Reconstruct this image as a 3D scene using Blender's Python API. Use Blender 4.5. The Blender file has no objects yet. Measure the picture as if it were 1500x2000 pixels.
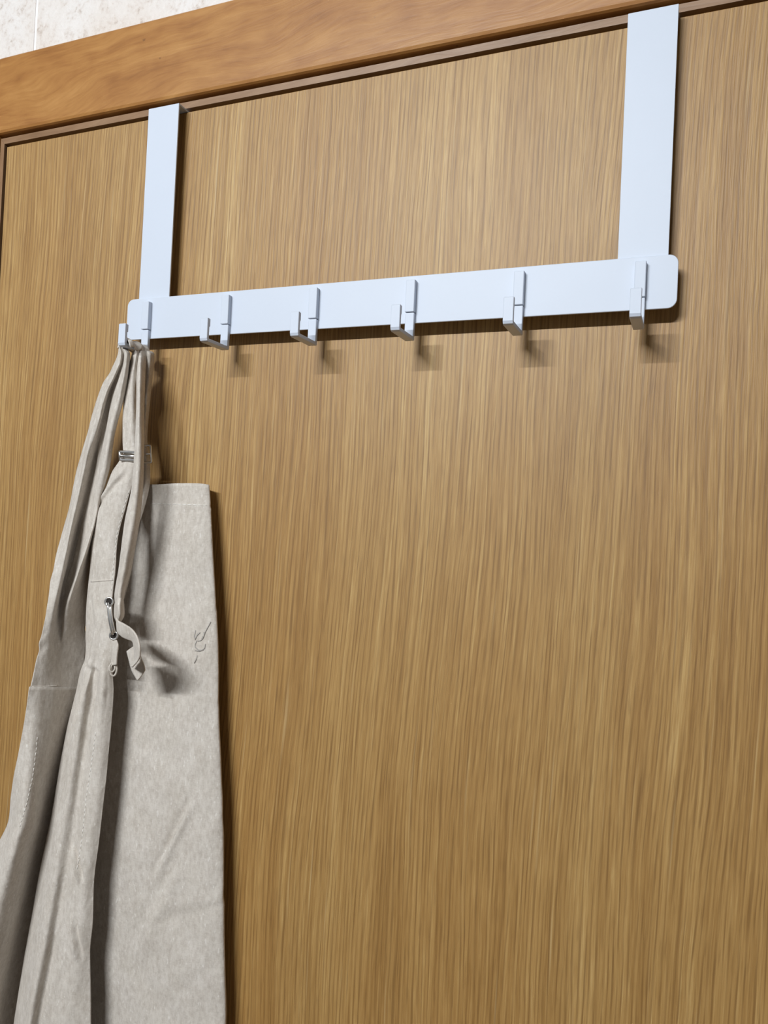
import bpy, bmesh, math
from mathutils import Vector, Matrix, noise
from mathutils.bvhtree import BVHTree

# ------------------------------------------------------------------ camera, world, light, exposure
scene = bpy.context.scene
C = scene.collection
ZO = 1.776                                   # height of the rail's lower edge above the floor
CAM = Vector((0.52004, -0.59000, -0.16598 + ZO))
ROT = Matrix(((0.92482587, -0.37852667, -0.03761199),
              (0.37749951, 0.92546680, -0.03170686),
              (0.04681054, 0.01512482, 0.99878927)))      # columns: right, forward, up
FPX = 1500.08
cam_data = bpy.data.cameras.new('camera')
cam_data.sensor_fit = 'HORIZONTAL'
cam_data.sensor_width = 36.0
cam_data.lens = 36.0 * FPX / 1500.0
cam_data.clip_start = 0.01
cam = bpy.data.objects.new('camera', cam_data)
C.objects.link(cam)
rr, ff, uu = ROT.col[0], ROT.col[1], ROT.col[2]
cam.matrix_world = Matrix(((rr[0], uu[0], -ff[0], CAM[0]), (rr[1], uu[1], -ff[1], CAM[1]),
                           (rr[2], uu[2], -ff[2], CAM[2]), (0, 0, 0, 1)))
scene.camera = cam

world = bpy.data.worlds.new('world')
scene.world = world
world.use_nodes = True
world.node_tree.nodes['Background'].inputs[0].default_value = (0.9, 0.95, 1.0, 1)
world.node_tree.nodes['Background'].inputs[1].default_value = 0.02

LAMP = Vector((-0.13, -1.98, 0.885 + ZO))
ld = bpy.data.lights.new('tube_light', 'AREA')
ld.shape = 'RECTANGLE'
ld.size, ld.size_y = 1.02, 0.035
ld.energy = 61.0
ld.color = (0.93, 0.97, 1.0)
lamp = bpy.data.objects.new('tube_light', ld)
lamp.location = LAMP - Vector((0, 0, 0.004))
lamp.rotation_euler = (math.radians(40), 0, 0)
C.objects.link(lamp)

scene.view_settings.view_transform = 'Standard'
scene.view_settings.look = 'None'
scene.view_settings.gamma = 1.0
scene.view_settings.use_curve_mapping = False
scene.view_settings.exposure = 0.0


# ------------------------------------------------------------------ helpers
def P(px, py, y):
    """point of the room at depth y that the photograph shows at pixel px, py"""
    d = ROT @ Vector(((px - 750) / FPX, 1.0, (1000 - py) / FPX))
    return CAM + d * ((y - CAM.y) / d.y)


def lin(r, g, b):
    f = lambda c: (c / 255 / 12.92) if c / 255 <= 0.04045 else ((c / 255 + 0.055) / 1.055) ** 2.4
    return (f(r), f(g), f(b), 1.0)


class NT:
    def __init__(self, name):
        self.m = bpy.data.materials.new(name)
        self.m.use_nodes = True
        self.t = self.m.node_tree
        self.b = self.t.nodes['Principled BSDF']

    def n(self, kind, **kw):
        nd = self.t.nodes.new(kind)
        for k, v in kw.items():
            setattr(nd, k, v)
        return nd

    def link(self, a, b):
        self.t.links.new(a, b)

    def math(self, op, a, b=None):
        nd = self.n('ShaderNodeMath', operation=op)
        for i, v in enumerate((a, b)):
            if v is None:
                continue
            if isinstance(v, (int, float)):
                nd.inputs[i].default_value = v
            else:
                self.link(v, nd.inputs[i])
        return nd.outputs[0]

    def half(self, v):
        return self.math('ADD', self.math('MULTIPLY', v, 0.5), 0.5)

    def noise(self, vec, scale=1.0, detail=2.0, rough=0.5):
        nd = self.n('ShaderNodeTexNoise')
        nd.inputs['Scale'].default_value = scale
        nd.inputs['Detail'].default_value = detail
        nd.inputs['Roughness'].default_value = rough
        self.link(vec, nd.inputs['Vector'])
        return nd.outputs['Fac']

    def ramp(self, fac, stops):
        nd = self.n('ShaderNodeValToRGB')
        el = nd.color_ramp.elements
        while len(el) < len(stops):
            el.new(0.5)
        for e, (p, c) in zip(el, stops):
            e.position = p
            e.color = c
        self.link(fac, nd.inputs[0])
        return nd.outputs[0]

    def mix(self, fac, a, b, blend='MIX'):
        nd = self.n('ShaderNodeMix', data_type='RGBA', blend_type=blend)
        if isinstance(fac, (int, float)):
            nd.inputs[0].default_value = fac
        else:
            self.link(fac, nd.inputs[0])
        for i, v in ((6, a), (7, b)):
            if isinstance(v, tuple):
                nd.inputs[i].default_value = v
            else:
                self.link(v, nd.inputs[i])
        return nd.outputs[2]

    def xyz(self, x, y, z):
        nd = self.n('ShaderNodeCombineXYZ')
        for i, v in enumerate((x, y, z)):
            if isinstance(v, (int, float)):
                nd.inputs[i].default_value = v
            else:
                self.link(v, nd.inputs[i])
        return nd.outputs[0]

    def obj(self):
        tc = self.n('ShaderNodeTexCoord')
        s = self.n('ShaderNodeSeparateXYZ')
        self.link(tc.outputs['Object'], s.inputs[0])
        return tc.outputs['Object'], s.outputs[0], s.outputs[1], s.outputs[2]

    def bump(self, h, dist, strength=1.0, prev=None):
        nd = self.n('ShaderNodeBump')
        nd.inputs['Distance'].default_value = dist
        nd.inputs['Strength'].default_value = strength
        self.link(h, nd.inputs['Height'])
        if prev is not None:
            self.link(prev, nd.inputs['Normal'])
        return nd.outputs[0]

    def out(self, color=None, rough=None, normal=None, **kw):
        if color is not None:
            if isinstance(color, tuple):
                self.b.inputs['Base Color'].default_value = color
            else:
                self.link(color, self.b.inputs['Base Color'])
        if rough is not None:
            if isinstance(rough, (int, float)):
                self.b.inputs['Roughness'].default_value = rough
            else:
                self.link(rough, self.b.inputs['Roughness'])
        if normal is not None:
            self.link(normal, self.b.inputs['Normal'])
        for k, v in kw.items():
            self.b.inputs[k.replace('_', ' ')].default_value = v
        return self.m


def mat_door():
    t = NT('door_oak_veneer')
    co, x, y, z = t.obj()
    # slow sideways drift of the grain
    w1 = t.noise(t.xyz(t.math('MULTIPLY', x, 8.0), 0.0, t.math('MULTIPLY', z, 2.0)), 1.0, 1.0)
    w2 = t.noise(t.xyz(t.math('MULTIPLY', x, 40.0), 3.0, t.math('MULTIPLY', z, 14.0)), 1.0, 1.0)
    xs = t.math('ADD', x, t.math('MULTIPLY', w1, 0.028))
    xs = t.math('ADD', xs, t.math('MULTIPLY', w2, 0.0020))
    xs = t.math('ADD', xs, t.math('MULTIPLY', z, -0.022))
    # narrow, nearly regular growth lines
    ph = t.noise(t.xyz(t.math('MULTIPLY', xs, 60.0), 41.0, t.math('MULTIPLY', z, 2.5)), 1.0, 2.0)
    sn = t.math('SINE', t.math('ADD', t.math('MULTIPLY', xs, 1650.0), t.math('MULTIPLY', ph, 22.0)))
    brk = t.noise(t.xyz(t.math('MULTIPLY', xs, 330.0), 43.0, t.math('MULTIPLY', z, 16.0)), 1.0, 1.0)
    ln = t.math('MULTIPLY', t.ramp(t.half(sn), [(0.55, (0, 0, 0, 1)), (0.95, (1, 1, 1, 1))]), t.ramp(brk, [(0.30, (0, 0, 0, 1)), (0.62, (1, 1, 1, 1))]))
    f1 = t.noise(t.xyz(t.math('MULTIPLY', xs, 300.0), 0.0, t.math('MULTIPLY', z, 5.0)), 1.0, 1.5, 0.5)
    f2 = t.noise(t.xyz(t.math('MULTIPLY', xs, 900.0), 7.0, t.math('MULTIPLY', z, 30.0)), 1.0, 2.0, 0.6)
    f3 = t.noise(t.xyz(t.math('MULTIPLY', xs, 60.0), 11.0, t.math('MULTIPLY', z, 1.4)), 1.0, 2.0)
    f4 = t.noise(t.xyz(t.math('MULTIPLY', xs, 10.0), 17.0, t.math('MULTIPLY', z, 0.7)), 1.0, 1.0)
    g = t.math('ADD', t.math('MULTIPLY', f1, 0.36), t.math('MULTIPLY', f2, 0.36))
    g = t.math('ADD', g, t.math('MULTIPLY', f3, 0.28))
    col = t.ramp(g, [(0.30, lin(134, 99, 50)), (0.43, lin(159, 122, 68)), (0.55, lin(177, 141, 85)), (0.72, lin(206, 175, 118))])
    tint = t.ramp(f4, [(0.3, lin(242, 234, 222)), (0.7, lin(255, 255, 255))])
    col = t.mix(1.0, col, tint, 'MULTIPLY')
    col = t.mix(t.math('MULTIPLY', ln, 0.62), col, lin(116, 82, 38))
    # short dark pores
    pz = t.noise(t.xyz(t.math('MULTIPLY', xs, 620.0), 23.0, t.math('MULTIPLY', z, 34.0)), 1.0, 1.0)
    pf = t.ramp(pz, [(0.60, (0, 0, 0, 1)), (0.72, (1, 1, 1, 1))])
    col = t.mix(t.math('MULTIPLY', pf, 0.30), col, lin(110, 80, 42))
    # pale flecks
    pk = t.noise(t.xyz(t.math('MULTIPLY', xs, 300.0), 31.0, t.math('MULTIPLY', z, 6.0)), 1.0, 1.0)
    kf = t.ramp(pk, [(0.66, (0, 0, 0, 1)), (0.78, (1, 1, 1, 1))])
    col = t.mix(t.math('MULTIPLY', kf, 0.36), col, lin(210, 184, 136))
    nrm = t.bump(g, 0.0012, 0.5)
    return t.out(col, 0.52, nrm, Specular_IOR_Level=0.6)


def mat_casing(name, axis, cols):
    t = NT(name)
    co, x, y, z = t.obj()
    a, b = (x, z) if axis == 'x' else (z, x)
    w1 = t.noise(t.xyz(t.math('MULTIPLY', a, 6.0), y, t.math('MULTIPLY', b, 14.0)), 1.0, 2.0)
    bs = t.math('ADD', b, t.math('MULTIPLY', w1, 0.05))
    bs = t.math('ADD', bs, t.math('MULTIPLY', a, -0.10))
    f1 = t.noise(t.xyz(t.math('MULTIPLY', a, 9.0), t.math('MULTIPLY', y, 60.0), t.math('MULTIPLY', bs, 95.0)), 1.0, 3.0, 0.55)
    f2 = t.noise(t.xyz(t.math('MULTIPLY', a, 60.0), t.math('MULTIPLY', y, 300.0), t.math('MULTIPLY', bs, 520.0)), 1.0, 2.0, 0.5)
    f3 = t.noise(t.xyz(t.math('MULTIPLY', a, 30.0), 5.0, t.math('MULTIPLY', b, 40.0)), 1.0, 2.0)
    g = t.math('ADD', t.math('MULTIPLY', f1, 0.50), t.math('MULTIPLY', f2, 0.20))
    g = t.math('ADD', g, t.math('MULTIPLY', f3, 0.30))
    col = t.ramp(g, [(p, lin(*c)) for p, c in zip((0.30, 0.45, 0.56, 0.72), cols)])
    sp = t.noise(co, 95.0, 1.0)
    sf = t.ramp(sp, [(0.77, (0, 0, 0, 1)), (0.81, (1, 1, 1, 1))])
    col = t.mix(t.math('MULTIPLY', sf, 0.5), col, lin(80, 45, 18))
    nrm = t.bump(g, 0.0008, 0.4)
    return t.out(col, 0.42, nrm)


def mat_tile():
    t = NT('wall_tile')
    co, x, y, z = t.obj()
    oi = t.n('ShaderNodeObjectInfo')
    n1 = t.noise(co, 70.0, 4.0, 0.6)
    n2 = t.noise(co, 220.0, 3.0, 0.6)
    n3 = t.noise(co, 9.0, 2.0)
    m = t.math('ADD', t.math('MULTIPLY', n1, 0.55), t.math('MULTIPLY', n2, 0.45))
    col = t.ramp(m, [(0.36, lin(198, 188, 180)), (0.42, lin(221, 214, 209)), (0.50, lin(229, 225, 222)), (0.70, lin(234, 231, 229))])
    tint = t.ramp(n3, [(0.35, lin(246, 240, 234)), (0.6, lin(255, 255, 255))])
    col = t.mix(1.0, col, tint, 'MULTIPLY')
    nrm = t.bump(m, 0.004, 0.5)
    return t.out(col, 0.5, nrm)


def mat_plain(name, c, rough=0.6, bumpscale=None, bumpdist=0.0005, **kw):
    t = NT(name)
    co, x, y, z = t.obj()
    n = t.noise(co, bumpscale or 40.0, 2.0)
    col = t.mix(n, tuple(v * 0.97 for v in c[:3]) + (1,), c)
    nrm = t.bump(n, bumpdist, 0.3)
    return t.out(col, rough, nrm, **kw)


def mat_cloth(name, base, dark):
    t = NT(name)
    co, x, y, z = t.obj()
    warp = t.noise(t.xyz(t.math('MULTIPLY', x, 1500.0), t.math('MULTIPLY', y, 1500.0), t.math('MULTIPLY', z, 260.0)), 1.0, 2.0)
    weft = t.noise(t.xyz(t.math('MULTIPLY', x, 260.0), t.math('MULTIPLY', y, 260.0), t.math('MULTIPLY', z, 1500.0)), 1.0, 2.0)
    slub = t.noise(t.xyz(t.math('MULTIPLY', x, 300.0), t.math('MULTIPLY', y, 300.0), t.math('MULTIPLY', z, 150.0)), 1.0, 3.0)
    mott = t.noise(co, 40.0, 3.0)
    w = t.math('ADD', t.math('MULTIPLY', warp, 0.30), t.math('MULTIPLY', weft, 0.25))
    w = t.math('ADD', w, t.math('MULTIPLY', slub, 0.45))
    col = t.ramp(w, [(0.36, dark), (0.58, base)])
    tint = t.ramp(mott, [(0.3, lin(247, 246, 244)), (0.7, (1, 1, 1, 1))])
    col = t.mix(1.0, col, tint, 'MULTIPLY')
    fleck = t.noise(t.xyz(t.math('MULTIPLY', x, 420.0), t.math('MULTIPLY', y, 420.0), t.math('MULTIPLY', z, 190.0)), 1.0, 1.0)
    kf = t.ramp(fleck, [(0.66, (0, 0, 0, 1)), (0.76, (1, 1, 1, 1))])
    col = t.mix(t.math('MULTIPLY', kf, 0.4), col, lin(236, 232, 226))
    crum = t.noise(t.xyz(t.math('MULTIPLY', x, 48.0), t.math('MULTIPLY', y, 48.0), t.math('MULTIPLY', z, 26.0)), 1.0, 3.0, 0.5)
    nrm = t.bump(w, 0.0010, 0.35)
    nrm = t.bump(crum, 0.0060, 0.5, nrm)
    return t.out(col, 0.92, nrm, Specular_IOR_Level=0.15, Sheen_Weight=0.15)


M = {}
M['door'] = mat_door()
OAK = ((134, 84, 34), (158, 106, 50), (170, 119, 60), (186, 136, 76))
LINE = ((116, 86, 58), (136, 104, 74), (146, 114, 84), (162, 130, 98))
M['casing'] = mat_casing('casing_oak', 'x', OAK)
M['casing_v'] = mat_casing('casing_oak_upright', 'z', OAK)
M['lining'] = mat_casing('lining_oak', 'x', LINE)
M['lining_v'] = mat_casing('lining_oak_upright', 'z', LINE)
M['tile'] = mat_tile()
M['grout'] = mat_plain('grout', lin(240, 239, 238), 0.7)
M['white'] = mat_plain('white_paint', lin(226, 233, 243), 0.38, 60.0, 0.0002)
M['white_metal'] = mat_plain('white_coated_steel', lin(203, 211, 224), 0.50, 30.0, 0.0002)
M['wall'] = mat_plain('room_wall', lin(128, 127, 126), 0.8)
M['floor'] = mat_plain('room_floor', lin(120, 100, 80), 0.6)
M['dark'] = mat_plain('shadow_gap_wood', lin(70, 44, 22), 0.8)  # frame wood coloured dark, painting shade into the gaps round the leaf
M['cloth'] = mat_cloth('linen_cotton', lin(209, 202, 193), lin(187, 178, 168))
M['thread'] = mat_plain('pale_thread', lin(240, 237, 231), 0.8)
M['logo'] = mat_plain('grey_thread', lin(168, 163, 157), 0.8)
M['hole_shade'] = mat_plain('painted_hole_shade', lin(40, 34, 30), 0.9)
M['chrome'] = mat_plain('nickel', lin(238, 237, 235), 0.25, Metallic=1.0)


def link_mesh(name, bm, mat, parent=None, smooth=True):
    me = bpy.data.meshes.new(name)
    bm.normal_update()
    bm.to_mesh(me)
    bm.free()
    me.materials.append(mat)
    for p in me.polygons:
        p.use_smooth = smooth
    o = bpy.data.objects.new(name, me)
    C.objects.link(o)
    if parent is not None:
        o.parent = parent
    return o


def empty(name, loc=(0, 0, 0)):
    o = bpy.data.objects.new(name, None)
    o.location = loc
    o.empty_display_size = 0.02
    C.objects.link(o)
    return o


def tag(o, label=None, cat=None, group=None, kind=None):
    for k, v in (('label', label), ('category', cat), ('group', group), ('kind', kind)):
        if v:
            o[k] = v
    return o


def add_box(bm, x0, x1, y0, y1, z0, z1, bevel=0.0, seg=2):
    r = bmesh.ops.create_cube(bm, size=1.0)
    vs = r['verts']
    for v in vs:
        v.co = Vector(((x0 + x1) / 2 + v.co.x * (x1 - x0), (y0 + y1) / 2 + v.co.y * (y1 - y0), (z0 + z1) / 2 + v.co.z * (z1 - z0)))
    if bevel > 0:
        es = list({e for v in vs for e in v.link_edges})
        bmesh.ops.bevel(bm, geom=es, offset=bevel, segments=seg, affect='EDGES', profile=0.5)


def box(name, x0, x1, y0, y1, z0, z1, mat, parent=None, bevel=0.0, seg=2):
    bm = bmesh.new()
    add_box(bm, x0, x1, y0, y1, z0 + ZO, z1 + ZO, bevel, seg)
    o = link_mesh(name, bm, mat, parent, smooth=False)
    return o


def extrude_profile(name, pts, y0, y1, mat, parent=None, bevel=0.0004, axis='y'):
    """closed outline pts (x,z) given thickness from y0 to y1"""
    bm = bmesh.new()
    if axis == 'y':
        f = [bm.verts.new((p[0], y0, p[1] + ZO)) for p in pts]
        g = [bm.verts.new((p[0], y1, p[1] + ZO)) for p in pts]
    else:                                   # outline (y,z) extruded along x
        f = [bm.verts.new((y0, p[0], p[1] + ZO)) for p in pts]
        g = [bm.verts.new((y1, p[0], p[1] + ZO)) for p in pts]
    n = len(pts)
    bm.faces.new(f)
    bm.faces.new(list(reversed(g)))
    for i in range(n):
        bm.faces.new((f[i], g[i], g[(i + 1) % n], f[(i + 1) % n]))
    bmesh.ops.recalc_face_normals(bm, faces=bm.faces)
    if bevel > 0:
        es = [e for e in bm.edges if all(len(fc.verts) == 4 for fc in e.link_faces) is False]
        bmesh.ops.bevel(bm, geom=es, offset=bevel, segments=2, affect='EDGES', profile=0.5)
    return link_mesh(name, bm, mat, parent, smooth=False)


def tube_mesh(bm, pts, r, n=8, closed=False):
    pts = [Vector(p) for p in pts]
    rings = []
    m = len(pts)
    prev = None
    for i, p in enumerate(pts):
        a = pts[(i - 1) % m] if (closed or i > 0) else p
        b = pts[(i + 1) % m] if (closed or i < m - 1) else p
        t = (b - a).normalized()
        if prev is None:
            h = Vector((0, 0, 1)) if abs(t.z) < 0.9 else Vector((1, 0, 0))
            u = t.cross(h).normalized()
        else:
            u = (prev - t * prev.dot(t)).normalized()
        prev = u
        w = t.cross(u)
        rings.append([bm.verts.new(p + (u * math.cos(2 * math.pi * k / n) + w * math.sin(2 * math.pi * k / n)) * r) for k in range(n)])
    for i in range(m if closed else m - 1):
        a, b = rings[i], rings[(i + 1) % m]
        for k in range(n):
            bm.faces.new((a[k], a[(k + 1) % n], b[(k + 1) % n], b[k]))
    if not closed:
        bm.faces.new(list(reversed(rings[0])))
        bm.faces.new(rings[-1])
    bmesh.ops.recalc_face_normals(bm, faces=bm.faces)


def cubic(vals, ts, t):
    """smooth interpolation of Vectors through knots ts"""
    n = len(ts)
    if n == 1:
        return vals[0]
    i = 0
    while i < n - 2 and t > ts[i + 1]:
        i += 1
    h = ts[i + 1] - ts[i]
    s = (t - ts[i]) / h
    def tan(j):
        if j == 0:
            return (vals[1] - vals[0]) / (ts[1] - ts[0])
        if j == n - 1:
            return (vals[-1] - vals[-2]) / (ts[-1] - ts[-2])
        return (vals[j + 1] - vals[j - 1]) / (ts[j + 1] - ts[j - 1])
    m0, m1 = tan(i) * h, tan(i + 1) * h
    s2, s3 = s * s, s * s * s
    return vals[i] * (2 * s3 - 3 * s2 + 1) + m0 * (s3 - 2 * s2 + s) + vals[i + 1] * (-2 * s3 + 3 * s2) + m1 * (s3 - s2)


def grid3(ctrl, nu, nv):
    """ctrl: rows of Vectors -> dense smooth grid"""
    dense = []
    for row in ctrl:
        ts = [0.0]
        for a, b in zip(row, row[1:]):
            ts.append(ts[-1] + 1.0)
        dense.append([cubic(row, ts, ts[-1] * k / nu) for k in range(nu + 1)])
    tr = [0.0]
    mid = len(ctrl[0]) // 2
    for a, b in zip(ctrl, ctrl[1:]):
        tr.append(tr[-1] + max((b[mid] - a[mid]).length, 1e-5))
    out = []
    for j in range(nv + 1):
        t = tr[-1] * j / nv
        out.append([cubic([d[k] for d in dense], tr, t) for k in range(nu + 1)])
    return out


SURF = {}


def sheet(name, rows, nu, nv, parent, thick=0.0013, wr=0.0012, wf=(38.0, 20.0), seed=0.0, creases=(), extend=None, mat='cloth'):
    ctrl = []
    for py, cols in rows:
        ctrl.append([c if isinstance(c, Vector) else (P(c[0], py, c[1]) if len(c) == 2 else P(c[0], c[1], c[2])) for c in cols])
    if extend is not None:
        a, b = ctrl[-2], ctrl[-1]
        row = []
        for u, v in zip(a, b):
            d = (v - u) / max(1e-6, (u.z - v.z))
            p = v + d * (v.z - extend) * 0.6
            p.y = v.y
            p.z = extend
            row.append(p)
        ctrl.append(row)
    g = grid3(ctrl, nu, nv)
    cr = []
    for (x0, y0, x1, y1, amp, wid) in creases:
        A, B = P(x0, y0, -0.02), P(x1, y1, -0.02)
        cr.append((Vector((A.x, A.z)), Vector((B.x, B.z)), amp, wid))
    bm = bmesh.new()
    vv = []
    for row in g:
        r = []
        for p in row:
            q = p.copy()
            n1 = noise.noise(Vector((p.x * wf[0], p.z * wf[1], seed)))
            n2 = noise.noise(Vector((p.x * wf[0] * 2.7 + p.z * 12, p.z * wf[1] * 2.3, seed + 5.3)))
            q.y += wr * (n1 + 0.45 * n2)
            for A, B, amp, wid in cr:
                ab = B - A
                L = ab.length
                e = ab / L
                w = Vector((p.x, p.z)) - A
                s = w.dot(e) / L
                d = w.x * e.y - w.y * e.x
                if -0.15 < s < 1.15 and abs(d) < 4 * wid:
                    tp = max(0.0, min(1.0, min(s + 0.15, 1.15 - s) / 0.35))
                    q.y += amp * tp * (d / wid) * math.exp(-(d / wid) ** 2) * 2.0
            r.append(bm.verts.new(q))
        vv.append(r)
    fs = []
    for j in range(len(vv) - 1):
        for k in range(len(vv[0]) - 1):
            fs.append(bm.faces.new((vv[j][k], vv[j][k + 1], vv[j + 1][k + 1], vv[j + 1][k])))
    bm.normal_update()
    verts = [v.co.copy() for v in bm.verts]
    bm.verts.index_update()
    polys = [tuple(v.index for v in f.verts) for f in fs]
    SURF[name] = BVHTree.FromPolygons(verts, polys)
    # thickness: a second skin behind the first one, closed round the border
    base = [[(v.co.copy(), v.normal.copy()) for v in r] for r in vv]
    flip = 1.0 if base[len(base) // 2][len(base[0]) // 2][1].y < 0 else -1.0
    bk = [[bm.verts.new(c - n * flip * thick) for c, n in r] for r in base]
    for j in range(len(bk) - 1):
        for k in range(len(bk[0]) - 1):
            bm.faces.new((bk[j][k], bk[j + 1][k], bk[j + 1][k + 1], bk[j][k + 1]))
    nj, nk = len(vv) - 1, len(vv[0]) - 1
    for k in range(nk):
        bm.faces.new((vv[0][k], bk[0][k], bk[0][k + 1], vv[0][k + 1]))
        bm.faces.new((vv[nj][k], vv[nj][k + 1], bk[nj][k + 1], bk[nj][k]))
    for j in range(nj):
        bm.faces.new((vv[j][0], vv[j + 1][0], bk[j + 1][0], bk[j][0]))
        bm.faces.new((vv[j][nk], bk[j][nk], bk[j + 1][nk], vv[j + 1][nk]))
    bmesh.ops.recalc_face_normals(bm, faces=bm.faces)
    return link_mesh(name, bm, M[mat], parent)


def on_surface(surf, px, py, lift=0.0004):
    d = (P(px, py, 0.0) - CAM).normalized()
    loc, nor, idx, dist = SURF[surf].ray_cast(CAM, d)
    if loc is None:
        return None
    return loc - d * lift


def polyline(pts, step):
    out = []
    for a, b in zip(pts, pts[1:]):
        L = math.hypot(b[0] - a[0], b[1] - a[1])
        n = max(1, int(L / step))
        for k in range(n):
            out.append((a[0] + (b[0] - a[0]) * k / n, a[1] + (b[1] - a[1]) * k / n))
    out.append(pts[-1])
    return out


def stitches(name, surf, pts, parent, dash=7.0, gap=3.5, r=0.0003):
    bm = bmesh.new()
    pl = polyline(pts, 1.0)
    k = 0
    per = int(dash + gap)
    while k + int(dash) < len(pl):
        seg = [on_surface(surf, *pl[k + int(dash * f)], lift=0.00005) for f in (0.0, 0.5, 1.0)]
        if all(s is not None for s in seg):
            tube_mesh(bm, seg, r, 5)
        k += per
    o = link_mesh(name, bm, M['thread'], parent)
    o['kind'] = 'stuff'
    return o


def seam(name, surf, pts, parent, r=0.0007, mat='cloth', lift=0.0):
    bm = bmesh.new()
    pl = [on_surface(surf, *q, lift=lift) for q in polyline(pts, 3.0)]
    pl = [p for p in pl if p is not None]
    tube_mesh(bm, pl, r, 6)
    return link_mesh(name, bm, M[mat], parent)


# ------------------------------------------------------------------ the room
DF = 0.0152                    # front face of the door leaf
DX0, DX1, DTOP = -0.1896, 0.612, 0.2237
RX0, RX1, RY0, CEIL = -1.00, 1.45, -2.75, 0.925
WF = 0.0180                    # face of the wall behind the tiles

bm = bmesh.new()
add_box(bm, RX0, -0.235, WF, 0.12, 0.0, CEIL + ZO)
add_box(bm, 0.66, RX1, WF, 0.12, 0.0, CEIL + ZO)
add_box(bm, -0.235, 0.66, WF, 0.12, 0.262 + ZO, CEIL + ZO)
wall_back = tag(link_mesh('wall_back', bm, M['grout'], smooth=False), kind='structure')
tag(box('wall_left', RX0 - 0.05, RX0, RY0, 0.12, -ZO, CEIL, M['wall']), kind='structure')
tag(box('wall_right', RX1, RX1 + 0.05, RY0, 0.12, -ZO, CEIL, M['wall']), kind='structure')
tag(box('wall_front', RX0 - 0.05, RX1 + 0.05, RY0 - 0.05, RY0, -ZO, CEIL, M['wall']), kind='structure')
tag(box('floor', RX0 - 0.05, RX1 + 0.05, RY0 - 0.05, 0.17, -ZO - 0.05, -ZO, M['floor']), kind='structure')
tag(box('ceiling', RX0 - 0.05, RX1 + 0.05, RY0 - 0.05, 0.17, CEIL, CEIL + 0.05, M['wall']), kind='structure')

# wall tiles, each a piece of the wall, set on the grout bed
TW, TH, JX, JZ, G = 0.30, 0.30, -0.1597, 0.200, 0.0017
tile_mesh = None
for i in range(-3, 6):
    for j in range(-8, 4):
        x0, z0 = JX + i * TW, JZ + j * TH
        x1, z1 = x0 + TW, z0 + TH
        xa, xb, za, zb = max(x0, RX0), min(x1, RX1), max(z0, -ZO), min(z1, CEIL)
        if xb - xa < 0.02 or zb - za < 0.02:
            continue
        # keep clear of the doorway
        if xa < 0.655 and xb > -0.23 and zb <= 0.27:
            if xa < -0.23:
                xb = min(xb, -0.23)
            elif xb > 0.655:
                xa = max(xa, 0.655)
            else:
                continue
        if za < 0.265 < zb and xa < 0.655 and xb > -0.23:
            za = 0.265
        box('tile', xa + G, xb - G, 0.0172, WF + 0.001, za + G, zb - G, M['tile'], wall_back, 0.0005, 2)

# ------------------------------------------------------------------ door leaf and frame
door = tag(box('door_1', DX0, DX1, DF, DF + 0.036, -ZO + 0.006, DTOP, M['door'], bevel=0.0005, seg=1), kind='structure')

# head casing with an eased lower edge, outline in (y, z), run along x
CF, CB = 0.0090, 0.0190
prof = [(CB, 0.2362), (CF + 0.0030, 0.2362), (CF + 0.0010, 0.2372), (CF, 0.2396), (CF, 0.3180), (CF + 0.0008, 0.3192), (CF + 0.0020, 0.3197), (CB, 0.3197)]
tag(extrude_profile('trim_1', prof, -0.1992, 0.6215, M['casing'], None, 0.0, axis='x'), kind='structure')
for nm, xa, xb in (('trim_2', -0.280, -0.1994), ('trim_3', 0.6219, 0.703)):
    bm = bmesh.new()
    add_box(bm, xa, xb, CF - 0.0004, CB, 0.0, 0.3190 + ZO, 0.0016, 3)
    tag(link_mesh(nm, bm, M['casing_v'], smooth=False), kind='structure')
# rebated lining: its lit edge shows as a narrow strip between casing and leaf
LB = 0.115
bm = bmesh.new()
prof = [(-0.1988, 0.2336), (-0.1932, 0.2272), (0.6152, 0.2272), (0.6212, 0.2336)]
f = [bm.verts.new((x, DF - 0.0004, z + ZO)) for x, z in prof]
g = [bm.verts.new((x, LB, z + ZO)) for x, z in prof]
bm.faces.new(f)
bm.faces.new(list(reversed(g)))
for i in range(4):
    bm.faces.new((f[i], g[i], g[(i + 1) % 4], f[(i + 1) % 4]))
bmesh.ops.recalc_face_normals(bm, faces=bm.faces)
tag(link_mesh('trim_4', bm, M['lining'], smooth=False), kind='structure')
for nm, xo, xi in (('trim_5', -0.1988, -0.1932), ('trim_6', 0.6212, 0.6152)):
    bm = bmesh.new()
    pr = [(xo, -ZO), (xi, -ZO), (xi, 0.2270), (xo, 0.2334)]
    f = [bm.verts.new((x, DF - 0.0004, z + ZO)) for x, z in pr]
    g = [bm.verts.new((x, LB, z + ZO)) for x, z in pr]
    bm.faces.new(f)
    bm.faces.new(list(reversed(g)))
    for i in range(4):
        bm.faces.new((f[i], g[i], g[(i + 1) % 4], f[(i + 1) % 4]))
    bmesh.ops.recalc_face_normals(bm, faces=bm.faces)
    tag(link_mesh(nm, bm, M['lining_v'], smooth=False), kind='structure')
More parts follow.
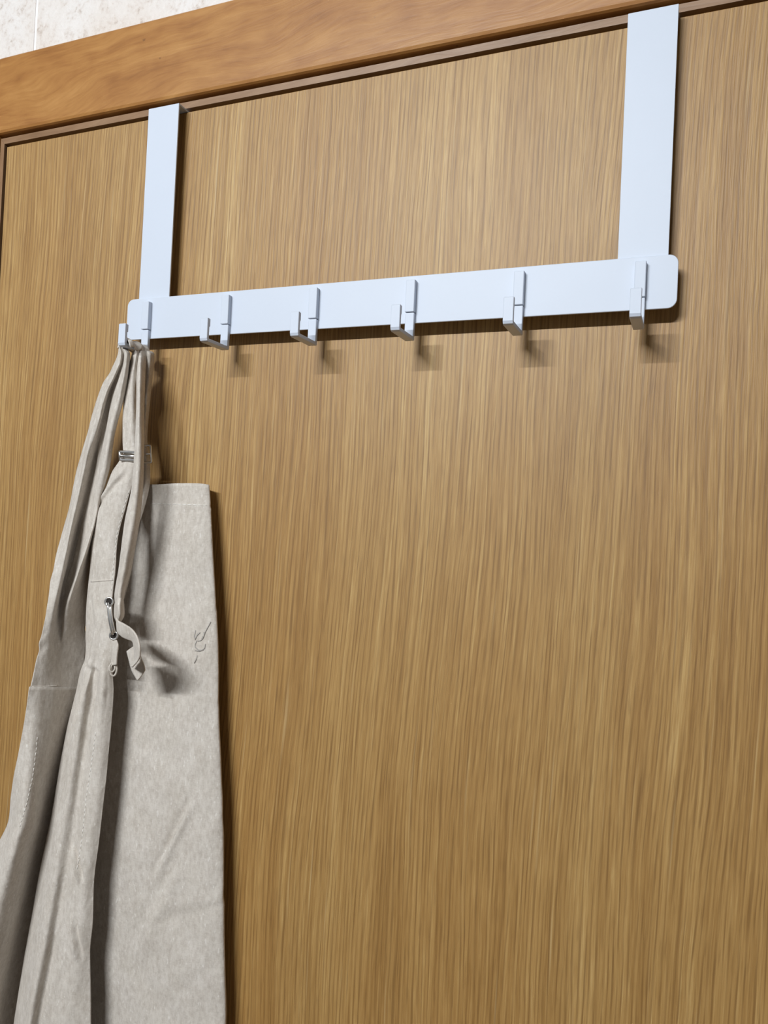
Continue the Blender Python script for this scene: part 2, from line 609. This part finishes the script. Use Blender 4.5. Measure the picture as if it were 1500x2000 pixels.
# rough frame and stop behind the leaf, closing the gaps
bm = bmesh.new()
add_box(bm, -0.234, 0.659, DF + 0.005, 0.118, 0.2338 + ZO, 0.2615 + ZO)
add_box(bm, -0.234, -0.1989, DF + 0.005, 0.118, 0.0, 0.2334 + ZO)
add_box(bm, 0.6215, 0.659, DF + 0.005, 0.118, 0.0, 0.2334 + ZO)
tag(link_mesh('trim_7', bm, M['dark'], smooth=False), kind='structure')
bm = bmesh.new()
add_box(bm, -0.1928, 0.6149, DF + 0.042, 0.100, 0.2130 + ZO, 0.2270 + ZO)
add_box(bm, -0.1928, -0.178, DF + 0.042, 0.100, 0.0, 0.2130 + ZO)
add_box(bm, 0.602, 0.6149, DF + 0.042, 0.100, 0.0, 0.2130 + ZO)
tag(link_mesh('trim_8', bm, M['dark'], smooth=False), kind='structure')

# ------------------------------------------------------------------ ceiling batten lamp (gives the light above)
fix = empty('batten_lamp', (LAMP.x, LAMP.y, CEIL + ZO))
tag(fix, 'white ceiling batten lamp with a long narrow diffuser above the camera', 'lamp')
bm = bmesh.new()
add_box(bm, -0.56, 0.56, -0.035, 0.035, -0.030, 0.0, 0.004, 2)
link_mesh('housing', bm, M['white'], fix, smooth=False)

# ------------------------------------------------------------------ over-door hook rail
rail = tag(empty('over_door_hook_rail', (0.25, 0.0, ZO)), 'white metal over-door rail with six hooks and two flat hanging straps', 'hook rail')
BL, BH = 0.500, 0.0395
SW, SX = 0.0357, (0.0117, 0.4571)
BF, BB = -0.0002, 0.0016


def rel(o):
    o.parent = rail
    o.matrix_parent_inverse = Matrix.Translation((-0.25, 0.0, -ZO))
    return o


r = 0.0068
pts = []
for cx, cz, a0 in ((r, r, 180), (BL - r, r, 270), (BL - r, BH - r, 0), (r, BH - r, 90)):
    for k in range(9):
        a = math.radians(a0 + 90 * k / 8)
        pts.append((cx + r * math.cos(a), cz + r * math.sin(a)))
rel(extrude_profile('crossbar', pts, BF, BB, M['white_metal'], None, 0.0005))
for sx in SX:
    # flat strap bent over the top of the leaf and down its far side, outline (y, z)
    t_ = 0.0016
    yb, yk, zt = BB, DF + 0.038, DTOP + 0.0019
    pr = [(yb, 0.0006), (yb + t_, 0.0006), (yb + t_, zt - t_), (yk, zt - t_), (yk, zt - 0.030), (yk + t_ * 0.9, zt - 0.030), (yk + t_ * 0.9, zt), (yb + 0.0004, zt), (yb, zt - 0.0004)]
    rel(extrude_profile('hanging_strap', pr, sx, sx + SW, M['white_metal'], None, 0.0003, axis='x'))

HW, HS, H0 = 0.0078, 0.08974, 0.02945
ZB, TA, YF = -0.0148, 0.0032, -0.0350
hook_mesh = None
for i in range(6):
    xr = H0 + HS * i
    if hook_mesh is None:
        # J shaped strip: back plate, arm, upturned tip, outline (y, z)
        pr = [(-0.0002, 0.0078), (-0.0040, 0.0078), (-0.0040, ZB + TA + 0.0005), (-0.0045, ZB + TA), (YF + TA + 0.0005, ZB + TA),
              (YF + TA, ZB + TA + 0.0005), (YF + TA, 0.0054), (YF + TA - 0.0006, 0.0060), (YF + 0.0006, 0.0060), (YF, 0.0054), (YF, ZB + 0.0030),
              (YF + 0.0009, ZB + 0.0009), (YF + 0.0030, ZB), (-0.0012, ZB), (-0.0004, ZB + 0.0008)]
        ho = extrude_profile('hook', pr, -HW, 0.0, M['white_metal'], None, 0.0005, axis='x')
        bm = bmesh.new()
        add_box(bm, -HW - 0.0001, 0.0001, -0.0053, -0.0002, 0.0083 + ZO, 0.0349 + ZO, 0.0006, 2)
        hp = link_mesh('mounting_plate', bm, M['white_metal'], None, smooth=False)
        bm = bmesh.new()
        add_box(bm, -HW + 0.0002, -0.0002, YF + TA - 0.0006, YF + TA + 0.0014, -0.0012 + ZO, 0.0058 + ZO, 0.0006, 2)
        hl = link_mesh('tip_lip', bm, M['white_metal'], None, smooth=False)
        hook_mesh = (ho, hp, hl)
    else:
        ho, hp, hl = [o.copy() for o in hook_mesh]
        for o in (ho, hp, hl):
            C.objects.link(o)
    ho.location = (xr, 0, 0)
    rel(ho)
    for o in (hp, hl):
        o.location = (0, 0, 0)
        o.parent = ho
        o.matrix_parent_inverse = Matrix.Identity(4)

# ------------------------------------------------------------------ apron
apron = tag(empty('apron', (0, 0, 0)), 'beige linen apron hanging in folds by its straps from the end hook', 'apron')

def over_arm(ys, side):
    """two rows of points that carry a strap over the arm of the end hook"""
    top = [Vector((H0 - HW / 2 - side * 0.001, y, ZB + TA + 0.0022 + ZO)) for y in ys]
    flank = [Vector((H0 - HW / 2 + side * (HW / 2 + 0.0018), y, ZB + TA * 0.5 + 0.0010 + ZO)) for y in ys]
    return [(0, top), (0, flank)]


BOT = 0.86                      # hem height above the floor
# bib and skirt front, lying flat against the door
sheet('front_panel', [
    (945, [(226, 946, -.002), (300, 946, -.004), (340, 944, -.005), (385, 944, -.004), (408, 947, .001), (397, 950, .0095)]),
    (985, [(212, -.002), (298, -.004), (340, -.005), (386, -.005), (411, .000), (399, .0095)]),
    (1100, [(196, -.003), (290, -.006), (345, -.007), (395, -.006), (418, -.001), (405, .0095)]),
    (1250, [(186, -.003), (280, -.007), (345, -.008), (401, -.007), (426, -.002), (411, .0095)]),
    (1400, [(182, -.003), (270, -.007), (345, -.008), (404, -.007), (428, -.002), (413, .0095)]),
    (1600, [(172, -.003), (260, -.008), (340, -.009), (409, -.008), (436, -.002), (419, .0095)]),
    (1800, [(160, -.003), (255, -.008), (335, -.009), (411, -.008), (439, -.002), (422, .0095)]),
    (2000, [(150, -.003), (250, -.008), (335, -.009), (413, -.008), (441, -.002), (424, .0095)])],
    110, 260, apron, 0.0014, 0.0016, (26, 15), 1.0, extend=BOT, creases=[
        (296, 988, 409, 991, 0.0006, 0.0018), (356, 1578, 288, 1715, 0.0030, 0.0038), (330, 1700, 255, 1850, 0.0016, 0.008), (440, 1770, 330, 1790, -0.0006, 0.006),
        (300, 1450, 240, 1490, 0.0006, 0.005), (270, 1820, 330, 1780, 0.0006, 0.006), (405, 1390, 428, 1350, 0.0006, 0.005),
        (290, 1880, 250, 1960, 0.0006, 0.007), (400, 1130, 420, 1080, 0.0006, 0.004), (350, 1200, 420, 1190, 0.0004, 0.004),
        (310, 1960, 400, 1880, 0.0007, 0.010), (300, 1330, 330, 1420, 0.0004, 0.006), (390, 1660, 430, 1600, 0.0006, 0.008)])
# strap gathered on the hook and widening to the left
sheet('shoulder_strap', over_arm([-.0308, -.0300, -.0285, -.0270, -.0250, -.0225], -1) + [
    (690, [(231, -.0270), (236, -.0310), (241, -.0265), (246, -.0310), (253, -.0260), (254, -.0200)]),
    (710, [(223, -.024), (232, -.031), (238, -.026), (245, -.031), (252, -.026), (253, -.018)]),
    (769, [(193, -.020), (206, -.033), (216, -.022), (231, -.033), (242, -.026), (241, -.016)]),
    (844, [(170, -.018), (184, -.034), (200, -.020), (214, -.034), (226, -.027), (224, -.014)]),
    (916, [(150, -.017), (165, -.034), (184, -.018), (200, -.034), (214, -.028), (212, -.012)]),
    (979, [(137, -.022), (150, -.036), (168, -.020), (184, -.030), (195, -.028), (198, -.010)]),
    (1046, [(119, -.030), (136, -.040), (150, -.020), (166, -.026), (177, -.034), (187, -.004)]),
    (1110, [(104, -.040), (122, -.043), (134, -.022), (149, -.026), (158, -.035), (178, -.002)]),
    (1170, [(95, -.046), (111, -.044), (121, -.026), (130, -.026), (138, -.032), (172, -.002)]),
    (1217, [(87, -.050), (103, -.044), (112, -.031), (121, -.026), (131, -.027), (168, -.002)]),
    (1280, [(73, -.054), (92, -.046), (104, -.037), (115, -.029), (130, -.021), (166, -.003)]),
    (1346, [(59, -.057), (82, -.047), (98, -.039), (112, -.031), (128, -.021), (160, -.003)])],
    90, 180, apron, 0.0013, 0.0015, (55, 16), 3.0, creases=[(190, 800, 150, 960, 0.0012, 0.0030), (215, 780, 190, 930, -0.0012, 0.0028), (160, 1010, 130, 1150, 0.0010, 0.003), (120, 1120, 90, 1300, 0.0010, 0.004), (120, 1270, 150, 1225, 0.0012, 0.003), (180, 780, 215, 740, 0.0006, 0.003)])
# skirt half that falls to the left behind the front fold
sheet('side_panel', [
    (1342, [(58, -.059), (80, -.050), (104, -.037), (128, -.022), (160, -.003)]),
    (1415, [(46, -.058), (68, -.054), (95, -.040), (120, -.021), (150, -.001)]),
    (1552, [(21, -.050), (48, -.058), (72, -.046), (96, -.020), (128, .001)]),
    (1608, [(14, -.046), (40, -.059), (64, -.047), (88, -.018), (120, .002)]),
    (1650, [(-5, -.044), (26, -.060), (52, -.047), (78, -.017), (112, .003)]),
    (1800, [(-60, -.040), (-22, -.061), (15, -.047), (46, -.015), (90, .004)]),
    (2000, [(-120, -.038), (-74, -.061), (-30, -.047), (8, -.014), (58, .005)])],
    80, 190, apron, 0.0013, 0.0011, (32, 12), 6.0, extend=BOT, creases=[
        (62, 1500, 30, 1520, 0.0009, 0.004), (58, 1530, 22, 1548, 0.0009, 0.004), (38, 1622, 16, 1660, 0.0010, 0.004)])
# folded edge: narrow tab below the buckle, gathered at the waist, then the skirt fold in front
sheet('folded_panel', [
    (884, [(243, -.024), (241, -.0295), (246, -.0310), (251, -.0315), (256, -.0315), (261, -.031), (266, -.030)]),
    (902, [(237, -.022), (232, -.0285), (239, -.0315), (246, -.0325), (252, -.0325), (258, -.032), (264, -.031)]),
    (920, [(226, -.020), (219, -.0275), (230, -.0320), (238, -.0330), (246, -.0330), (254, -.033), (262, -.031)]),
    (945, [(215, -.018), (208, -.0265), (220, -.0320), (230, -.0335), (240, -.0335), (249, -.033), (258, -.031)]),
    (985, [(201, -.014), (193, -.0250), (205, -.0325), (216, -.0340), (227, -.0340), (237, -.033), (247, -.031)]),
    (1050, [(189, -.010), (180, -.0240), (191, -.0325), (201, -.0345), (211, -.0345), (221, -.034), (230, -.032)]),
    (1115, [(184, -.008), (175, -.0240), (186, -.0325), (197, -.0350), (207, -.0350), (216, -.034), (225, -.033)]),
    (1180, [(178, -.007), (169, -.0240), (180, -.0325), (191, -.0350), (201, -.0355), (211, -.035), (219, -.034)]),
    (1240, [(176, -.006), (167, -.0240), (178, -.0320), (190, -.0345), (200, -.0355), (211, -.035), (220, -.034)]),
    (1285, [(175, -.006), (166, -.0225), (176, -.0325), (188, -.0330), (199, -.0360), (210, -.034), (219, -.032)]),
    (1312, [(169, -.006), (157, -.0200), (171, -.0345), (186, -.0305), (198, -.0370), (211, -.034), (220, -.030)]),
    (1350, [(160, -.006), (149, -.0200), (166, -.0360), (183, -.0290), (197, -.0380), (211, -.034), (222, -.030)]),
    (1415, [(146, -.006), (132, -.0200), (152, -.0370), (173, -.0300), (187, -.0370), (203, -.035), (217, -.030)]),
    (1565, [(120, -.005), (105, -.0200), (128, -.0380), (151, -.0320), (169, -.0360), (187, -.035), (203, -.030)]),
    (1650, [(104, -.005), (88, -.0200), (113, -.0390), (139, -.0330), (159, -.0360), (177, -.035), (193, -.030)]),
    (1720, [(91, -.005), (74, -.0200), (102, -.0400), (126, -.0340), (145, -.0360), (166, -.036), (184, -.030)]),
    (1800, [(78, -.004), (60, -.0200), (89, -.0410), (111, -.0340), (127, -.0360), (157, -.037), (182, -.030)]),
    (1860, [(67, -.004), (49, -.0200), (79, -.0420), (101, -.0340), (115, -.0360), (147, -.038), (176, -.030)]),
    (2000, [(46, -.003), (27, -.0200), (54, -.0430), (74, -.0350), (86, -.0370), (133, -.038), (177, -.030)])],
    96, 420, apron, 0.0013, 0.0008, (40, 14), 9.0, extend=BOT, creases=[
        (262, 925, 196, 990, -0.0022, 0.0030), (200, 1165, 206, 1220, 0.0008, 0.004), (206, 1225, 185, 1300, 0.0012, 0.004),
        (180, 1290, 215, 1308, 0.0010, 0.003), (168, 1302, 186, 1296, -0.0008, 0.003),
        (197, 1318, 160, 1440, 0.0018, 0.0030), (205, 1320, 190, 1420, -0.0010, 0.003), (165, 1645, 183, 1702, -0.0040, 0.0026),
        (170, 1780, 179, 1850, -0.0036, 0.0026), (150, 1380, 135, 1450, 0.0008, 0.004), (130, 1950, 150, 1860, 0.0008, 0.005)])
# middle strap, hook to buckle
sheet('buckle_strap', over_arm([-.0225, -.0195, -.0160], 1) + [
    (692, [(257, -.0185), (266, -.0225), (275, -.0150)]),
    (732, [(249, -.020), (260, -.026), (272, -.018)]),
    (793, [(241, -.024), (256, -.029), (270, -.022)]),
    (860, [(239, -.028), (256, -.031), (272, -.026)]),
    (884, [(240, -.030), (256, -.0315), (271, -.029)])],
    24, 70, apron, 0.0012, 0.0006, (60, 20), 12.0, creases=[(268, 700, 256, 875, 0.0010, 0.0025)])
# strap in front
sheet('front_strap', over_arm([-.0190, -.0160, -.0130, -.0090], 1) + [
    (690, [(262, -.0140), (273, -.0190), (280, -.0150), (288, -.0080)]),
    (713, [(265, -.018), (272, -.024), (279, -.020), (285, -.012)]),
    (797, [(266, -.030), (271, -.035), (277, -.031), (282, -.024)]),
    (900, [(261, -.037), (267, -.042), (275, -.040), (281, -.033)]),
    (960, [(256, -.038), (263, -.044), (271, -.042), (279, -.034)]),
    (1020, [(243, -.039), (254, -.045), (264, -.043), (273, -.034)]),
    (1110, [(231, -.039), (240, -.046), (250, -.042), (257, -.034)]),
    (1160, [(223, -.039), (230, -.046), (238, -.044), (243, -.036)]),
    (1184, [(224, -.040), (229, -.046), (235, -.045), (240, -.038)])],
    36, 150, apron, 0.0012, 0.0005, (60, 14), 18.0, creases=[(259, 1000, 240, 1170, 0.0012, 0.0016)])
# strap at the back, in the shade of the others
sheet('back_strap', over_arm([-.0110, -.0085, -.0055], 1) + [
    (690, [(280, -.009), (291, -.010), (301, -.002)]),
    (725, [(278, -.009), (290, -.009), (299, -.001)]),
    (853, [(274, -.006), (282, -.006), (288, .001)]),
    (905, [(274, -.008), (284, -.008), (293, -.002)]),
    (950, [(270, -.014), (282, -.013), (292, -.008)]),
    (1000, [(258, -.022), (270, -.021), (280, -.016)]),
    (1050, [(248, -.028), (256, -.028), (263, -.025)]),
    (1110, [(240, -.032), (249, -.032), (258, -.029)]),
    (1165, [(228, -.035), (236, -.035), (244, -.032)]),
    (1180, [(226, -.036), (232, -.036), (238, -.034)])],
    18, 120, apron, 0.0012, 0.0005, (60, 14), 21.0)

# fabric wrapped over the hook arm
bm = bmesh.new()
arc = [(-0.0026, -0.0152), (-0.0027, -0.0135), (-0.0018, -0.0110), (0.0006, -0.0090), (0.0038, -0.0083), (0.0070, -0.0090), (0.0095, -0.0110), (0.0104, -0.0135), (0.0103, -0.0152)]
x0 = H0 - HW
ctrl = []
for k in range(8):
    y = -0.0312 + 0.0262 * k / 7
    pinch = 1.0 + 0.12 * math.sin(k * 2.2)
    row = []
    for i, (ax, az) in enumerate(arc):
        row.append(Vector((x0 + 0.004 + (ax - 0.004) * pinch, y + 0.0009 * math.sin(i * 1.7 + k), az + ZO + 0.0012 * math.sin(k * 1.9))))
    ctrl.append(row)
g = grid3(ctrl, 32, 44)
vv = [[bm.verts.new(p) for p in row] for row in g]
for j in range(len(vv) - 1):
    for k in range(len(vv[0]) - 1):
        bm.faces.new((vv[j][k], vv[j][k + 1], vv[j + 1][k + 1], vv[j + 1][k]))
sol = link_mesh('strap_loop', bm, M['cloth'], apron)
md = sol.modifiers.new('thickness', 'SOLIDIFY')
md.thickness = 0.0012
md.offset = 1.0

# knot and curled loose end of the front strap
sheet('strap_knot', [
    (1168, [(226, -.036), (228, -.044), (234, -.047), (239, -.043), (241, -.035)]),
    (1184, [(223, -.035), (226, -.046), (233, -.051), (240, -.045), (243, -.034)]),
    (1202, [(222, -.035), (226, -.046), (234, -.051), (241, -.044), (243, -.034)]),
    (1212, [(225, -.037), (228, -.044), (232, -.046), (236, -.042), (238, -.036)]),
    (1218, [(228, -.039), (229, -.042), (231, -.043), (233, -.041), (234, -.039)])],
    24, 30, apron, 0.0010, 0.0006, (90, 60), 24.0)


def ribbon(name, ra, rb, n, parent, thick=0.0012, nu=10):
    ctrl = []
    for a, b in zip(ra, rb):
        A, B = P(*a), P(*b)
        ctrl.append([A, A.lerp(B, 0.5) + Vector((0, -0.0006, 0)), B])
    g = grid3(ctrl, nu, n)
    bm = bmesh.new()
    vv = [[bm.verts.new(p) for p in row] for row in g]
    for j in range(len(vv) - 1):
        for k in range(len(vv[0]) - 1):
            bm.faces.new((vv[j][k], vv[j][k + 1], vv[j + 1][k + 1], vv[j + 1][k]))
    o = link_mesh(name, bm, M['cloth'], parent)
    md = o.modifiers.new('thickness', 'SOLIDIFY')
    md.thickness = thick
    md.offset = 0.0
    return o


ribbon('strap_end',
       [(226, 1200, -.044), (230, 1211, -.047), (242, 1218, -.052), (257, 1228, -.060), (268, 1243, -.066), (273, 1262, -.069), (273, 1282, -.068), (268, 1292, -.066), (258, 1303, -.062)],
       [(236, 1206, -.043), (229, 1230, -.042), (238, 1243, -.046), (250, 1249, -.050), (259, 1253, -.053), (262, 1264, -.054), (264, 1284, -.052), (263, 1292, -.050), (255, 1301, -.049)],
       60, apron)
ribbon('strap_tail',
       [(262, 1262, -.044), (274, 1282, -.046), (283, 1307, -.046), (279, 1316, -.045), (270, 1328, -.044)],
       [(248, 1272, -.040), (252, 1288, -.041), (256, 1304, -.041), (260, 1314, -.041), (268, 1327, -.041)],
       36, apron)
ribbon('edge_fold',
       [(228, 1250, -.038), (231, 1262, -.040), (229, 1280, -.039), (228, 1298, -.038)],
       [(220, 1252, -.034), (219, 1270, -.034), (219, 1285, -.034), (216, 1300, -.034)], 24, apron)

# metal pieces
def torus(name, c, R, r, nrm, parent, mat='chrome', sx=1.0):
    n = Vector(nrm).normalized()
    u = n.cross(Vector((0, 0, 1))).normalized()
    w = u.cross(n)
    bm = bmesh.new()
    tube_mesh(bm, [c + (u * math.cos(2 * math.pi * k / 24) * sx + w * math.sin(2 * math.pi * k / 24)) * R for k in range(24)], r, 8, closed=True)
    return link_mesh(name, bm, M[mat], parent)


for q in ((213, 1175, -.0372), (222, 1241, -.0372)):
    eo = torus('eyelet', P(*q), 0.0036, 0.0009, (0.3, -1, 0.1), apron)
    bm = bmesh.new()
    nn = Vector((0.3, -1, 0.1)).normalized()
    uu_ = nn.cross(Vector((0, 0, 1))).normalized()
    ww_ = uu_.cross(nn)
    bm.faces.new([bm.verts.new(P(*q) - nn * 0.0002 + (uu_ * math.cos(k * math.pi / 8) + ww_ * math.sin(k * math.pi / 8)) * 0.0034) for k in range(16)])
    link_mesh('eyelet_shade_disc', bm, M['hole_shade'], eo)  # flat dark disc, paints the shade seen inside the eyelet
bm = bmesh.new()
a, b = P(211, 1177, -.0385), P(220.5, 1240, -.0385)
tube_mesh(bm, [a.lerp(b, k / 6) + Vector((0, -0.0012 * math.sin(math.pi * k / 6), 0)) for k in range(7)], 0.0013, 8)
a, b = P(216, 1180, -.0375), P(224, 1236, -.0375)
tube_mesh(bm, [a.lerp(b, k / 6) + Vector((0, -0.0012 * math.sin(math.pi * k / 6), 0)) for k in range(7)], 0.0011, 8)
link_mesh('clasp_bar', bm, M['chrome'], apron)


def slider(name, corners, r, parent):
    ps = [P(*c) for c in corners]
    bm = bmesh.new()
    loop = []
    for i in range(4):
        p0, p1, p2 = ps[i - 1], ps[i], ps[(i + 1) % 4]
        for f_ in (0.12, 0.05):
            loop.append(p1.lerp(p0, f_) if f_ > 0.06 else p1.lerp(p0, f_))
        for f_ in (0.05, 0.12):
            loop.append(p1.lerp(p2, f_))
    tube_mesh(bm, loop, r, 8, closed=True)
    o = link_mesh(name, bm, M['chrome'], parent)
    bm = bmesh.new()
    tube_mesh(bm, [ps[0].lerp(ps[3], 0.5), ps[1].lerp(ps[2], 0.5)], r * 0.8, 8)
    link_mesh('middle_bar', bm, M['chrome'], o)
    return o


slider('slider_buckle', [(234, 882, -.0345), (270, 884, -.0345), (271, 899, -.0335), (235, 898, -.0330)], 0.0013, apron)
slider('slider_buckle', [(272, 871, -.0085), (294, 870, -.0030), (296, 903, -.0060), (273, 904, -.0110)], 0.0011, apron)

# thread loop beside the gathered waist
torus('thread_loop', P(222, 1308, -.036), 0.0055, 0.0009, (0.6, -1, 0.1), apron, 'cloth', 0.5)
torus('thread_loop', P(219, 1304, -.037), 0.0038, 0.0008, (0.9, -1, 0.3), apron, 'cloth', 0.6)

# stitching and seams
stitches('hem_stitch', 'front_panel', [(297, 984), (340, 985), (380, 986), (408, 987)], apron)
stitches('edge_stitch', 'folded_panel', [(187, 1430), (179, 1490), (168, 1560), (160, 1640), (150, 1700)], apron)
stitches('side_stitch', 'side_panel', [(73, 1440), (70, 1470), (64, 1517), (53, 1566), (39, 1615)], apron)
stitches('tab_stitch', 'folded_panel', [(252, 958), (241, 995), (228, 1045), (222, 1100), (217, 1160)], apron)
seam('waist_seam', 'shoulder_strap', [(63, 1341), (90, 1341), (112, 1339)], apron, 0.0008)
seam('tab_seam', 'folded_panel', [(178, 1136), (200, 1134), (221, 1133)], apron, 0.0006)

# small embroidered mark on the bib
bm = bmesh.new()
for st in ([(650, 640), (620, 780), (640, 870), (690, 760), (760, 690)], [(850, 680), (860, 760), (820, 850), (770, 890), (700, 900)],
           [(1020, 430), (950, 560), (880, 690), (840, 820)], [(680, 890), (640, 980), (640, 1050), (720, 1120), (800, 1120), (870, 1080), (890, 970)],
           [(640, 1130), (740, 1150), (850, 1110)], [(690, 1250), (670, 1340), (620, 1440)], [(700, 720), (660, 800), (650, 850)], [(830, 780), (800, 860)]):
    q = [on_surface('front_panel', 330 + x * 0.08, 1180 + y * 0.08, 0.0002) for x, y in st]
    tube_mesh(bm, [p for p in q if p is not None], 0.0005, 6)
tag(link_mesh('embroidered_mark', bm, M['logo'], apron), 'small grey embroidered mark')
